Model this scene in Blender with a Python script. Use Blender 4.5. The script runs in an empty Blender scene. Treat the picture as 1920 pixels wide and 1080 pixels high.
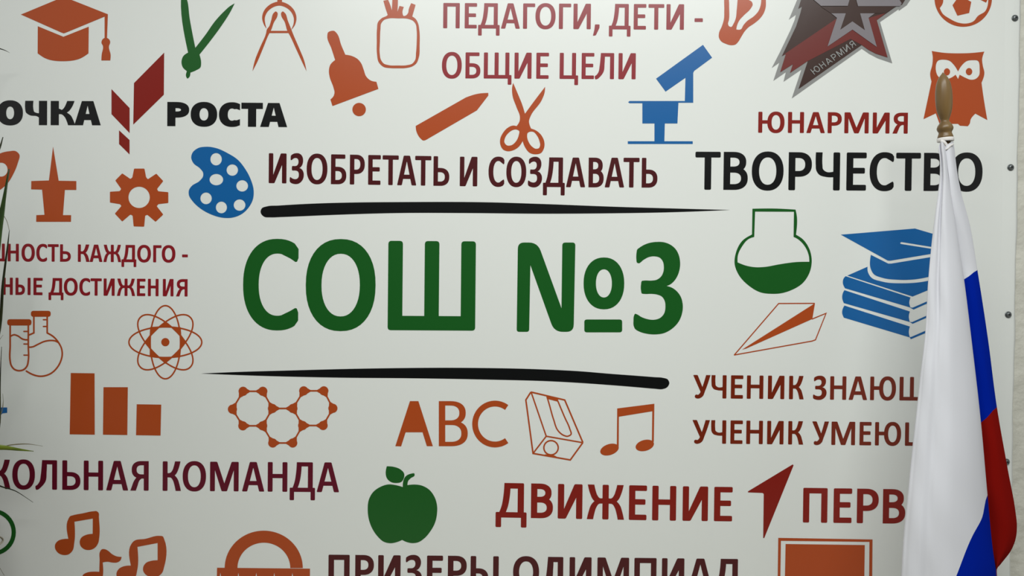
import bpy, bmesh, math, random
from mathutils import Vector, Matrix
from mathutils.geometry import delaunay_2d_cdt

random.seed(7)
S = bpy.context.scene
COL = S.collection

# ------------------------------------------------------------------ camera
FPX = 1387.0                      # focal length of the phone lens for a 1920 px wide frame
CAM = Vector((0.0, -1.595, 1.56))
YAW, PITCH, ROLL = 0.012, -0.0114, 0.0108
cam_data = bpy.data.cameras.new('camera')
cam_data.sensor_width = 36.0
cam_data.lens = 36.0 * FPX / 1920.0
cam_data.clip_start = 0.02
cam = bpy.data.objects.new('camera', cam_data)
COL.objects.link(cam)
RM = (Matrix.Rotation(YAW, 3, 'Z') @ Matrix.Rotation(math.pi / 2 + PITCH, 3, 'X') @ Matrix.Rotation(ROLL, 3, 'Z'))
cam.matrix_world = Matrix.Translation(CAM) @ RM.to_4x4()
S.camera = cam

# ------------------------------------------------------------------ light and exposure
S.view_settings.view_transform = 'Standard'
S.view_settings.look = 'None'
S.view_settings.gamma = 1.0
S.view_settings.use_curve_mapping = False
S.view_settings.exposure = 0.0

world = bpy.data.worlds.new('room_ambience')
S.world = world
world.use_nodes = True
bg = world.node_tree.nodes['Background']
bg.inputs[0].default_value = (0.98, 1.0, 0.985, 1)
bg.inputs[1].default_value = 0.47


def area(name, loc, target, sx, sy, power, col):
    d = bpy.data.lights.new(name, 'AREA')
    d.shape = 'RECTANGLE'
    d.size, d.size_y = sx, sy
    d.energy = power
    d.color = col
    o = bpy.data.objects.new(name, d)
    COL.objects.link(o)
    o.location = loc
    o.rotation_euler = (Vector(target) - Vector(loc)).to_track_quat('-Z', 'Y').to_euler()
    return o


area('ceiling_lamp', (0.16, -1.40, 2.92), (0.16, -1.34, 0.0), 2.0, 0.32, 49, (0.97, 1.0, 0.985))


# ------------------------------------------------------------------ measuring helpers


def at(px, py, Y=0.0):
    """point of the plane y = Y that shows at this spot of the photograph"""
    d = RM @ Vector(((px - 960.0) / FPX, -(py - 540.0) / FPX, -1.0))
    t = (Y - CAM.y) / d.y
    return CAM + d * t


def lin(c):
    def f(v):
        v = v / 255.0
        return v / 12.92 if v <= 0.04045 else ((v + 0.055) / 1.055) ** 2.4
    return (f(c[0]), f(c[1]), f(c[2]), 1.0)


def mat(name, rgb, rough=0.5, spec=0.5, noise=None, metallic=0.0, bump=None):
    m = bpy.data.materials.new(name)
    m.use_nodes = True
    nt = m.node_tree
    b = nt.nodes['Principled BSDF']
    b.inputs['Base Color'].default_value = lin(rgb)
    b.inputs['Roughness'].default_value = rough
    b.inputs['Specular IOR Level'].default_value = spec
    b.inputs['Metallic'].default_value = metallic
    tc = nt.nodes.new('ShaderNodeTexCoord')
    if noise:
        sc, rgb2, stretch = noise
        mp = nt.nodes.new('ShaderNodeMapping')
        mp.inputs['Scale'].default_value = stretch
        n = nt.nodes.new('ShaderNodeTexNoise')
        n.inputs['Scale'].default_value = sc
        n.inputs['Detail'].default_value = 6
        mix = nt.nodes.new('ShaderNodeMix')
        mix.data_type = 'RGBA'
        mix.inputs[6].default_value = lin(rgb)
        mix.inputs[7].default_value = lin(rgb2)
        nt.links.new(tc.outputs['Object'], mp.inputs[0])
        nt.links.new(mp.outputs[0], n.inputs['Vector'])
        ramp = nt.nodes.new('ShaderNodeMapRange')
        ramp.inputs[1].default_value = 0.35
        ramp.inputs[2].default_value = 0.65
        nt.links.new(n.outputs['Fac'], ramp.inputs[0])
        nt.links.new(ramp.outputs[0], mix.inputs[0])
        nt.links.new(mix.outputs[2], b.inputs['Base Color'])
    if bump:
        sc, st, stretch = bump
        mp = nt.nodes.new('ShaderNodeMapping')
        mp.inputs['Scale'].default_value = stretch
        n = nt.nodes.new('ShaderNodeTexNoise')
        n.inputs['Scale'].default_value = sc
        n.inputs['Detail'].default_value = 4
        bp = nt.nodes.new('ShaderNodeBump')
        bp.inputs['Strength'].default_value = st
        bp.inputs['Distance'].default_value = 0.01
        nt.links.new(tc.outputs['Object'], mp.inputs[0])
        nt.links.new(mp.outputs[0], n.inputs['Vector'])
        nt.links.new(n.outputs['Fac'], bp.inputs['Height'])
        nt.links.new(bp.outputs[0], b.inputs['Normal'])
    return m


VINYL_R, VINYL_S = 0.30, 0.5


def ink(name, rgb):
    return mat(name, rgb, VINYL_R, VINYL_S, bump=(9, 0.05, (1, 1, 0.35)))


M = {
    'vinyl': mat('white_banner_vinyl', (228, 230, 225), VINYL_R, VINYL_S, bump=(9, 0.05, (1, 1, 0.35))),
    'orange': ink('orange_ink', (174, 73, 27)),
    'green': ink('green_ink', (22, 88, 28)),
    'blue': ink('blue_ink', (13, 94, 158)),
    'black': ink('black_ink', (10, 10, 10)),
    'crimson': ink('crimson_ink', (140, 24, 34)),
    'red': ink('red_ink', (132, 24, 12)),
    'maroon': ink('maroon_ink', (74, 14, 18)),
    'wine': ink('wine_ink', (96, 10, 34)),
    'brick': ink('brick_ink', (116, 34, 8)),
    'grey': ink('grey_ink', (140, 140, 138)),
    'star_grey': ink('star_grey_ink', (128, 122, 126)),
    'brown': ink('dark_brown_ink', (58, 36, 29)),
    'rust': ink('rust_ink', (108, 38, 32)),
    'plaster': mat('pale_plaster', (212, 210, 198), 0.85, 0.2, noise=(14, (196, 194, 182), (1, 1, 1)), bump=(40, 0.5, (1, 1, 1))),
    'teal': mat('dark_teal_paint', (38, 62, 68), 0.6, 0.3, noise=(8, (30, 50, 56), (1, 1, 1))),
    'floor': mat('pale_linoleum', (206, 200, 188), 0.5, 0.4, noise=(5, (192, 186, 172), (1, 1, 1))),
    'wood': mat('varnished_wood', (128, 102, 62), 0.36, 0.4, noise=(30, (100, 76, 42), (1, 1, 0.12)), bump=(60, 0.12, (1, 1, 0.1))),
    'steel': mat('dull_steel', (120, 124, 124), 0.38, 0.5, metallic=0.9),
    'shade_cross': mat('recess_shade', (40, 42, 42), 0.6, 0.3, metallic=0.5),
    'tape': mat('white_tape', (226, 222, 218), 0.7, 0.2),
    'leaf': mat('green_leaf', (52, 76, 24), 0.45, 0.4, noise=(20, (30, 52, 16), (1, 1, 1))),
    'young_leaf': mat('yellow_green_leaf', (124, 138, 32), 0.45, 0.4, noise=(20, (96, 116, 26), (1, 1, 1))),
    'dry': mat('dry_leaf_tip', (132, 124, 92), 0.7, 0.2, noise=(30, (100, 92, 66), (1, 1, 1))),
    'pale': mat('pale_dry_leaf', (190, 184, 170), 0.7, 0.2, noise=(30, (150, 144, 128), (1, 1, 1))),
    'dark_leaf': mat('dark_leaf', (30, 34, 18), 0.5, 0.3, noise=(20, (52, 56, 30), (1, 1, 1))),
    'bark': mat('plant_bark', (96, 80, 60), 0.85, 0.2, noise=(40, (70, 58, 42), (1, 1, 0.3))),
    'pot': mat('brown_planter', (86, 66, 52), 0.7, 0.3, noise=(12, (72, 54, 42), (1, 1, 1))),
    'soil': mat('potting_soil', (44, 34, 26), 0.95, 0.1, noise=(60, (30, 24, 18), (1, 1, 1))),
}


def flag_material():
    m = bpy.data.materials.new('tricolour_cloth')
    m.use_nodes = True
    nt = m.node_tree
    b = nt.nodes['Principled BSDF']
    b.inputs['Roughness'].default_value = 0.9
    b.inputs['Specular IOR Level'].default_value = 0.03
    uv = nt.nodes.new('ShaderNodeUVMap')
    uv.uv_map = 'stripe'
    sp = nt.nodes.new('ShaderNodeSeparateXYZ')
    mr = nt.nodes.new('ShaderNodeMath')
    mr.operation = 'DIVIDE'
    mr.inputs[1].default_value = 3.0
    cr = nt.nodes.new('ShaderNodeValToRGB')
    cr.color_ramp.interpolation = 'CONSTANT'
    e = cr.color_ramp.elements
    e[0].position, e[0].color = 0.0, lin((216, 216, 221))
    e[1].position, e[1].color = 1 / 3.0, lin((0, 32, 150))
    k = cr.color_ramp.elements.new(2 / 3.0)
    k.color = lin((130, 16, 10))
    nt.links.new(uv.outputs[0], sp.inputs[0])
    nt.links.new(sp.outputs[0], mr.inputs[0])
    nt.links.new(mr.outputs[0], cr.inputs[0])
    nt.links.new(cr.outputs[0], b.inputs['Base Color'])
    return m


M['flag'] = flag_material()

# ------------------------------------------------------------------ object helpers


def link_mesh(name, verts, faces, material, parent=None, smooth=False):
    me = bpy.data.meshes.new(name)
    me.from_pydata([tuple(v) for v in verts], [], faces)
    me.update()
    if smooth:
        for p in me.polygons:
            p.use_smooth = True
    me.materials.append(material)
    o = bpy.data.objects.new(name, me)
    COL.objects.link(o)
    if parent is not None:
        o.parent = parent
        o.matrix_parent_inverse = Matrix.Translation(-parent.location) if parent.parent is None else \
            Matrix.Translation(-(parent.parent.location + parent.location))
    return o


def tag(o, label, cat=None, group=None):
    o['label'] = label
    if cat:
        o['category'] = cat
    if group:
        o['group'] = group
    return o


def box(name, lo, hi, material, parent=None):
    x0, y0, z0 = lo
    x1, y1, z1 = hi
    v = [(x0, y0, z0), (x1, y0, z0), (x1, y1, z0), (x0, y1, z0), (x0, y0, z1), (x1, y0, z1), (x1, y1, z1), (x0, y1, z1)]
    f = [(0, 3, 2, 1), (4, 5, 6, 7), (0, 1, 5, 4), (1, 2, 6, 5), (2, 3, 7, 6), (3, 0, 4, 7)]
    return link_mesh(name, v, f, material, parent)


# ------------------------------------------------------------------ 2-D drawing helpers (photograph measurements)


def smooth(path, closed=True, n=7):
    """Catmull-Rom through the points; a point with a third value is a sharp corner"""
    P = [(p[0], p[1]) for p in path]
    C = [len(p) > 2 for p in path]
    L = len(P)
    out = []
    for i in range(L if closed else L - 1):
        j = (i + 1) % L
        p1, p2 = P[i], P[j]
        ci = C[i] or (not closed and i == 0)
        cj = C[j] or (not closed and j == L - 1)
        if ci and cj:
            out.append(p1)
            continue
        p0, p3 = P[(i - 1) % L], P[(j + 1) % L]
        d = math.hypot(p2[0] - p1[0], p2[1] - p1[1]) + 1e-6

        def tang(a, b, c):
            da = math.hypot(b[0] - a[0], b[1] - a[1]) + 1e-6
            dc = math.hypot(c[0] - b[0], c[1] - b[1]) + 1e-6
            t = ((b[0] - a[0]) / da * dc + (c[0] - b[0]) / dc * da, (b[1] - a[1]) / da * dc + (c[1] - b[1]) / dc * da)
            return (t[0] / (da + dc) * d, t[1] / (da + dc) * d)
        m1 = (p2[0] - p1[0], p2[1] - p1[1]) if ci else tang(p0, p1, p2)
        m2 = (p2[0] - p1[0], p2[1] - p1[1]) if cj else tang(p1, p2, p3)
        if ci:
            m1 = (m1[0] * 1.5 - m2[0] * .5, m1[1] * 1.5 - m2[1] * .5)
        if cj:
            m2 = (m2[0] * 1.5 - m1[0] * .5, m2[1] * 1.5 - m1[1] * .5)
        for k in range(n):
            t = k / n
            a = 2 * t ** 3 - 3 * t * t + 1
            b = t ** 3 - 2 * t * t + t
            c = -2 * t ** 3 + 3 * t * t
            e = t ** 3 - t * t
            out.append((a * p1[0] + b * m1[0] + c * p2[0] + e * m2[0], a * p1[1] + b * m1[1] + c * p2[1] + e * m2[1]))
    if not closed:
        out.append(P[-1])
    return out


def rnd(pts, r, n=4):
    """polygon with rounded corners; r one number or one per corner"""
    out = []
    L = len(pts)
    for i in range(L):
        p, a, b = pts[i], pts[i - 1], pts[(i + 1) % L]
        ri = r[i] if isinstance(r, (list, tuple)) else r
        u = Vector((a[0] - p[0], a[1] - p[1]))
        w = Vector((b[0] - p[0], b[1] - p[1]))
        if ri <= 0 or u.length < 1e-6 or w.length < 1e-6:
            out.append(p)
            continue
        k = min(ri, u.length * .45, w.length * .45)
        s = Vector(p) + u.normalized() * k
        e = Vector(p) + w.normalized() * k
        for q in range(n + 1):
            t = q / n
            v = s * (1 - t) ** 2 + Vector(p) * 2 * t * (1 - t) + e * t * t
            out.append((v.x, v.y))
    return out


def rect(x0, y0, x1, y1, r=0):
    p = [(x0, y0), (x1, y0), (x1, y1), (x0, y1)]
    return rnd(p, r) if r else p


def ell(cx, cy, rx, ry, rot=0, n=40, e=2.0, a0=0, a1=360):
    out = []
    full = abs(a1 - a0 - 360) < 1e-6
    for k in range(n if full else n + 1):
        a = math.radians(a0 + (a1 - a0) * k / n)
        c, s = math.cos(a), math.sin(a)
        x = math.copysign(abs(c) ** (2 / e), c) * rx
        y = math.copysign(abs(s) ** (2 / e), s) * ry
        q = math.radians(rot)
        out.append((cx + x * math.cos(q) - y * math.sin(q), cy + x * math.sin(q) + y * math.cos(q)))
    return out


def stroke(pts, w, closed=False, cap=False):
    """outline of a pen line; w one width or one per point.  returns shapes (outer, holes)"""
    n = len(pts)
    W = w if isinstance(w, (list, tuple)) else [w] * n
    Lf, Rt = [], []
    for i in range(n):
        a = pts[i - 1] if (closed or i > 0) else None
        b = pts[(i + 1) % n] if (closed or i < n - 1) else None
        p = Vector(pts[i][:2])
        d1 = (p - Vector(a[:2])).normalized() if a else None
        d2 = (Vector(b[:2]) - p).normalized() if b else None
        if d1 is None:
            d1 = d2
        if d2 is None:
            d2 = d1
        t = (d1 + d2)
        t = t.normalized() if t.length > 1e-6 else d1
        nm = Vector((-t.y, t.x))
        c = max(0.45, nm.dot(Vector((-d1.y, d1.x))))
        h = W[i] / 2 / c
        Lf.append(tuple(p + nm * h))
        Rt.append(tuple(p - nm * h))
    sh = []
    if closed:
        for i in range(n):
            j = (i + 1) % n
            sh.append([[Lf[i], Lf[j], Rt[j], Rt[i]]])
    else:
        sh.append([Lf + Rt[::-1]])
        if cap:
            for i in (0, n - 1):
                sh.append([ell(pts[i][0], pts[i][1], W[i] / 2, W[i] / 2, n=12)])
    return sh


def spl(path, n=7):
    return smooth(path, closed=False, n=n)


def tf(shapes, ox, oy, s):
    return [[[(ox + p[0] / s, oy + p[1] / s) for p in loop] for loop in sh] for sh in shapes]


STEP = 0.00035


def print_mesh(name, shapes, m, parent, layer=1, label=None):
    """flat ink figure printed on the banner"""
    pts, edges, keep = [], [], []
    for sh in shapes:
        loops = []
        for lp in sh:
            q = [lp[0]]
            for p in lp[1:]:
                if abs(p[0] - q[-1][0]) + abs(p[1] - q[-1][1]) > 0.02:
                    q.append(p)
            if len(q) > 2 and abs(q[0][0] - q[-1][0]) + abs(q[0][1] - q[-1][1]) < 0.02:
                q.pop()
            if len(q) > 2:
                loops.append(q)
        if not loops:
            continue
        keep.append((loops, min(p[0] for p in loops[0]), max(p[0] for p in loops[0]), min(p[1] for p in loops[0]), max(p[1] for p in loops[0])))
        for lp in loops:
            base = len(pts)
            pts += [Vector((p[0], p[1])) for p in lp]
            edges += [(base + i, base + (i + 1) % len(lp)) for i in range(len(lp))]

    def winding(lp, x, y):
        w = 0
        for i in range(len(lp)):
            (x0, y0), (x1, y1) = lp[i - 1], lp[i]
            if (y0 > y) != (y1 > y):
                if x < x0 + (y - y0) * (x1 - x0) / (y1 - y0):
                    w += 1 if y1 > y0 else -1
        return w

    def inked(x, y):
        for loops, xa, xb, ya, yb in keep:
            if xa <= x <= xb and ya <= y <= yb and winding(loops[0], x, y) and not any(winding(h, x, y) for h in loops[1:]):
                return True
        return False

    # one flat outline: overlapping strokes are merged, so no two faces lie in the same place
    vo, eo, fo, ov, oe, of = delaunay_2d_cdt(pts, edges, [], 0, 1e-4, False)
    V = [at(p[0], p[1], -STEP * layer) for p in vo]
    F = []
    for f in fo:
        cx, cy = sum(vo[i].x for i in f) / len(f), sum(vo[i].y for i in f) / len(f)
        if inked(cx, cy):
            F.append(tuple(f)[::-1])
    o = link_mesh(name, V, F, m, parent)
    if label:
        o['label'] = label
    return o


# ------------------------------------------------------------------ lettering: each glyph in a box w x h, y up from the baseline
THREE = [(1305, 215), (1310, 195), (1330, 178), (1380, 148), (1440, 128), (1500, 121), (1570, 125), (1630, 148), (1680, 190),
         (1710, 245), (1724, 320), (1718, 390), (1695, 455), (1660, 505), (1625, 533), (1592, 546, 1), (1640, 560), (1690, 595),
         (1730, 650), (1750, 740), (1740, 820), (1710, 890), (1650, 955), (1570, 1000), (1480, 1013), (1400, 1006), (1330, 985),
         (1290, 960), (1276, 930), (1274, 880), (1280, 830), (1290, 814), (1305, 818), (1350, 845), (1410, 866), (1470, 872),
         (1530, 855), (1570, 810), (1582, 745), (1575, 690), (1550, 650), (1500, 628), (1450, 622), (1375, 622), (1355, 618),
         (1347, 590), (1347, 530), (1355, 498), (1375, 494), (1450, 494), (1500, 485), (1540, 455), (1562, 410), (1567, 360),
         (1555, 305), (1530, 275), (1475, 260), (1420, 268), (1370, 295), (1320, 327), (1308, 320), (1302, 290), (1302, 240)]


def bowl(x0, x1, y0, y1, sw, hw, e=2.35):
    """D-shaped bowl hanging on a stem whose left side is x0"""
    k = x0 + (x1 - x0) * .42
    ry = (y1 - y0) / 2
    cy = (y0 + y1) / 2
    o = [(x0, y0)] + ell(k, cy, x1 - k, ry, n=22, e=e, a0=-90, a1=90) + [(x0, y1)]
    i = [(x0 + sw * .9, y0 + hw)] + ell(k, cy, max(x1 - k - sw, .5), ry - hw, n=22, e=e, a0=-90, a1=90) + [(x0 + sw * .9, y1 - hw)]
    return [o, i]


def arms(x, w, h, sw, hw, r):
    X = lambda t: x + t * w
    up = smooth([(X(.67), h, 1), (X(.97), h, 1), (X(.86), .74 * h), (X(.74), .58 * h), (X(.55), .475 * h), (x + sw * .8, .46 * h, 1),
                 (x + sw * .8, .46 * h + hw, 1), (X(.42), .615 * h), (X(.53), .70 * h), (X(.60), .82 * h)])
    dn = smooth([(X(.71), 0, 1), (X(1.0), 0, 1), (X(.91), .24 * h), (X(.82), .40 * h), (X(.66), .52 * h), (x + sw * .8, .46 * h + hw, 1),
                 (x + sw * .8, .46 * h, 1), (X(.46), .44 * h), (X(.57), .34 * h), (X(.65), .18 * h)])
    return [[up], [dn]]


def ring(cx, cy, rx, ry, sw, hw, e=2.25, n=44):
    return [ell(cx, cy, rx, ry, n=n, e=e), ell(cx, cy, rx - sw, ry - hw, n=n, e=e * .97)]


def glyph(ch, w, h, sw, hw, rr=.2):
    r = sw * rr
    stem = lambda x: [rect(x, 0, x + sw, h, r)]
    bar = lambda x0, y, x1: [rect(x0, y, x1, y + hw, min(r, hw * .4))]
    if ch == 'П':
        return [stem(0), stem(w - sw), bar(0, h - hw, w)]
    if ch == 'Г':
        return [stem(0), bar(0, h - hw, w)]
    if ch == 'Е':
        return [stem(0), bar(0, h - hw, w), bar(0, .5 * h - hw * .35, .92 * w), bar(0, 0, w * .985)]
    if ch == 'Н':
        return [stem(0), stem(w - sw), [rect(sw * .8, .53 * h - hw * .5, w - sw * .8, .53 * h + hw * .5)]]
    if ch == 'И':
        d = [(sw * .45, 0), (1.28 * sw, 0), (w - sw * .95, .63 * h), (w - sw * .45, h), (w - 1.28 * sw, h), (sw * .95, .26 * h)]
        return [stem(0), stem(w - sw), [rnd(d, [0, r, 0, 0, r, 0])]]
    if ch == 'М':
        v = [(sw * .45, h), (1.45 * sw, h), (w / 2, .27 * h), (w - 1.45 * sw, h), (w - sw * .45, h), (w - sw * .95, .74 * h),
             (w / 2 + .55 * sw, 0), (w / 2 - .55 * sw, 0), (sw * .95, .74 * h)]
        return [stem(0), stem(w - sw), [rnd(v, [0, r, 0, r, 0, 0, r, r, 0])]]
    if ch == 'А':
        a = [(0, 0), (1.06 * sw, 0), (w / 2, .81 * h), (w / 2, h), (w / 2 - .70 * sw, h)]
        b = [(w - p[0], p[1]) for p in a]
        y0 = .215 * h
        xi = lambda y: 1.06 * sw + (w / 2 - 1.06 * sw) * y / (.81 * h) - .3 * sw
        c = [(xi(y0), y0), (w - xi(y0), y0), (w - xi(y0 + hw), y0 + hw), (xi(y0 + hw), y0 + hw)]
        return [[rnd(a, [r, r, 0, 0, r])], [rnd(b, [r, r, 0, 0, r])], [c]]
    if ch == 'О':
        return [ring(w / 2, h / 2, w / 2, h / 2 * 1.03, sw * 1.08, hw * 1.02)]
    if ch == 'С':
        rx = .62 * w
        o = [(rx + p[0], h / 2 + p[1]) for p in ell(0, 0, rx, h / 2 * 1.025, n=64, e=2.25, a0=1, a1=359) if p[0] < .36 * w]
        i = [(rx + p[0], h / 2 + p[1]) for p in ell(0, 0, rx - 1.07 * sw, h / 2 * 1.025 - hw * 1.02, n=64, e=2.2, a0=1, a1=359) if p[0] < .1 * w]
        if rr < .1:
            return [[o + [(w, .06 * h), (w, .315 * h), (.84 * w, .265 * h)] + i[::-1] + [(.84 * w, .735 * h), (w, .685 * h), (w, .94 * h)]]]
        lp = o + [(w, .10 * h), (w, .19 * h), (.975 * w, .235 * h), (.945 * w, .24 * h), (.85 * w, .205 * h)] + i[::-1] + \
            [(.85 * w, .795 * h), (.945 * w, .755 * h), (.975 * w, .76 * h), (w, .80 * h), (w, .90 * h)]
        return [[lp]]
    if ch in 'З3':
        xs = [p[0] for p in THREE]
        x0, x1 = min(xs), max(xs)
        lp = smooth([((p[0] - x0) / (x1 - x0) * w, (1013 - p[1]) / 892.0 * h * 1.035 - .0175 * h) + tuple(p[2:]) for p in THREE], n=3)
        return [[lp]]
    if ch == 'Р':
        return [stem(0), bowl(0, w, .355 * h, h, sw, hw)]
    if ch in 'ВB':
        return [stem(0), bowl(0, w * .93, .5 * h - hw * .25, h, sw, hw), bowl(0, w, 0, .5 * h + hw * .7, sw, hw)]
    if ch == 'Ь':
        return [stem(0), bowl(0, w, 0, .605 * h, sw, hw)]
    if ch == 'Ы':
        return [stem(0), bowl(0, w * .63, 0, .605 * h, sw, hw), stem(w - sw)]
    if ch == 'Б':
        return [stem(0), bar(0, h - hw, w * .93), bowl(0, w, 0, .585 * h, sw, hw)]
    if ch == 'Я':
        b = [[(w - p[0], p[1]) for p in lp] for lp in bowl(0, w * .93, .41 * h, h, sw, hw)]
        leg = smooth([(0, 0, 1), (1.12 * sw, 0, 1), (1.45 * sw, .16 * h), (.52 * w, .36 * h), (.62 * w, .41 * h, 1), (.62 * w, .41 * h + hw, 1),
                      (.36 * w, .46 * h), (.20 * w, .33 * h), (.08 * w, .14 * h)])
        return [stem(w - sw), b, [leg]]
    if ch == 'К':
        return [stem(0)] + arms(0, w, h, sw, hw, r)
    if ch == 'Ж':
        w2 = w / 2 + sw / 2
        a = arms(0, w2, h, sw, hw, r)
        R = [[[(w / 2 - sw / 2 + p[0], p[1]) for p in lp] for lp in s] for s in a]
        Lm = [[[(w / 2 + sw / 2 - p[0], p[1]) for p in lp] for lp in s] for s in a]
        return [[rect(w / 2 - sw / 2, 0, w / 2 + sw / 2, h, r)]] + R + Lm
    if ch == 'Д':
        lf = smooth([(.275 * w, h, 1), (.275 * w + sw, h, 1), (.27 * w + .93 * sw, .65 * h), (.20 * w + .93 * sw, .30 * h), (.09 * w + 1.0 * sw, hw * .5, 1),
                     (.08 * w, hw * .5, 1), (.185 * w, .32 * h), (.25 * w, .66 * h)])
        return [[lf], [rect(.91 * w - sw, 0, .91 * w, h, r)], bar(.275 * w, h - hw, .91 * w), bar(0, 0, w),
                [rect(0, -.28 * h, sw * .9, hw, r)], [rect(w - sw * .9, -.28 * h, w, hw, r)]]
    if ch == 'Л':
        lf = smooth([(.30 * w, h, 1), (.30 * w + sw, h, 1), (.285 * w + sw, .6 * h), (.235 * w + sw, .28 * h), (.24 * w, .07 * h), (.12 * w, .0), (.02 * w, -.005 * h),
                     (0, .03 * h), (.005 * w, .12 * h), (.06 * w, .145 * h), (.17 * w, .25 * h), (.24 * w, .5 * h), (.275 * w, .76 * h)])
        return [[lf], stem(w - sw), bar(.30 * w, h - hw, w)]
    if ch == 'Т':
        return [[rect(w / 2 - sw / 2, 0, w / 2 + sw / 2, h, r)], bar(0, h - hw, w)]
    if ch == 'У':
        rt = smooth([(w - 1.12 * sw, h, 1), (w, h, 1), (.70 * w, .32 * h), (.56 * w, .08 * h), (.40 * w, 0), (.20 * w, -.005 * h), (.13 * w, .03 * h),
                     (.13 * w, .13 * h), (.18 * w, .155 * h), (.30 * w, .15 * h), (.39 * w, .21 * h), (.46 * w, .33 * h)])
        lf = [(0, h), (1.14 * sw, h), (.60 * w, .38 * h), (.46 * w, .24 * h)]
        return [[rt], [rnd(lf, [r, r, 0, 0])]]
    if ch in 'ЦЩ':
        b = w - .55 * sw
        o = [stem(0), stem(b - sw), bar(0, 0, b), [rect(w - .92 * sw, -.235 * h, w, hw, r)]]
        if ch == 'Щ':
            o.append(stem((b - sw) / 2))
        return o
    if ch == 'Ш':
        return [stem(0), stem(w - sw), stem((w - sw) / 2), bar(0, 0, w)]
    if ch == 'Ч':
        lp = smooth([(0, h, 1), (sw, h, 1), (sw, .66 * h), (1.08 * sw, .56 * h), (1.5 * sw, .495 * h), (w - sw * .8, .50 * h, 1), (w - sw * .8, .50 * h - hw, 1),
                     (1.5 * sw, .355 * h), (.55 * sw, .41 * h), (.08 * sw, .53 * h), (0, .66 * h)])
        return [[lp], stem(w - sw)]
    if ch == 'Ю':
        ow = .655 * w
        return [stem(0), [rect(sw * .8, .5 * h - hw * .4, w - ow + sw * .5, .5 * h + hw * .6)], ring(w - ow / 2, h / 2, ow / 2, h / 2 * 1.03, sw * 1.05, hw * 1.02)]
    if ch == ',':
        return [[rnd([(w * .30, .19 * h), (w, .19 * h), (w * .98, .05 * h), (w * .45, -.24 * h), (0, -.26 * h), (w * .22, -.02 * h)], r)]]
    if ch == '-':
        return [[rect(0, .31 * h, w, .31 * h + hw, r * .8)]]
    raise KeyError(ch)


def knot(K, x, i):
    if x <= K[0][0]:
        a, b = K[0], K[1]
    elif x >= K[-1][0]:
        a, b = K[-2], K[-1]
    else:
        for a, b in zip(K, K[1:]):
            if a[0] <= x <= b[0]:
                break
    t = (x - a[0]) / (b[0] - a[0])
    return a[i] + (b[i] - a[i]) * t


def word(text, boxes, K, sw, hw, m, parent, label=None, rr=.2, name='lettering'):
    """boxes: left/right of each letter; K: (x, cap top, baseline) along the line"""
    shapes = []
    for ch, (x0, x1) in zip(text, boxes):
        xm = (x0 + x1) / 2
        h = knot(K, xm, 2) - knot(K, xm, 1)
        sl = .005 + .013 * (xm - 300) / 1590.0
        for sh in glyph(ch, x1 - x0, h, sw, hw, rr):
            out = []
            for lp in sh:
                q = []
                for (lx, ly) in lp:
                    X = x0 + lx
                    q.append((X + sl * (ly - h / 2), knot(K, X, 2) - ly))
                out.append(q)
            shapes.append(out)
    return print_mesh(name, shapes, m, parent, label=label)


# ------------------------------------------------------------------ the room
FLOOR_Z = 0.0
wall = box('wall_back', (-3.2, 0.030, FLOOR_Z), (3.2, 0.13, 3.0), M['teal'])
wall['kind'] = 'structure'
fl = box('floor', (-3.2, -4.2, -0.08), (3.2, 0.13, FLOOR_Z), M['floor'])
fl['kind'] = 'structure'
wf = box('added_dark_wall', (-3.0, -3.75, FLOOR_Z), (3.0, -3.6, 3.0), M['teal'])  # unseen dark wall added behind the camera to keep reflections off the inks
wf['kind'] = 'structure'


def plaster_strip():
    xr = lambda z: 0.0
    edge = []
    z = 0.0
    n = 90
    pe = {}
    V, F = [], []
    for k in range(n + 1):
        z = 3.0 * k / n
        py = 540 - (z - 1.54) / 1.15e-3
        x = at(1921.5, max(-200, min(1300, py)), .012).x + .0022 * math.sin(z * 31) + .0016 * math.sin(z * 83 + 1)
        if 795 < py < 935:
            x -= .0042
        if 480 < py < 510 or 1005 < py < 1050:
            x -= .0022
        V += [(-3.2, .002, z), (x, .002, z), (x + .002, .0299, z), (-3.2, .0299, z)]
        if k:
            a = 4 * (k - 1)
            for j in range(3):
                F.append((a + j, a + j + 1, a + j + 5, a + j + 4))
    V_n = len(V)
    F.append((0, 3, 2, 1))
    F.append((V_n - 4, V_n - 3, V_n - 2, V_n - 1))
    o = link_mesh('trim_1', V, F, M['plaster'])
    o['kind'] = 'structure'
    return o


plaster_strip()

# ------------------------------------------------------------------ the banner
pa, pb = at(-760, 540), at(1909, 300)
bx0, bx1 = at(-640, 540).x, at(1906.5, 350).x
bz0, bz1 = at(960, 1275).z, at(960, -190).z
banner = box('banner', (bx0, 0.0, bz0), (bx1, 0.0018, bz1), M['vinyl'])
tag(banner, 'large white vinyl school banner printed with slogans and icons, screwed to the wall', 'banner')
# welded hem along the right side
hx = at(1879, 350).x
hv, hf = [], []
for k in range(61):
    z = bz0 + (bz1 - bz0) * k / 60
    w = .0009 * math.sin(z * 23) + .0007 * math.sin(z * 57)
    hv += [(hx - .002 + w, .0002, z), (hx + .011 + w, -.0010, z), (bx1 - .004, -.0014 - abs(w) * .6, z), (bx1 + .0012 + w, -.0004, z), (bx1 + .0012 + w, .0016, z)]
    if k:
        a = 5 * (k - 1)
        for j in range(4):
            hf.append((a + j, a + j + 1, a + j + 6, a + j + 5))
link_mesh('hem', hv, hf, M['vinyl'], banner, smooth=True)

B = banner
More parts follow.
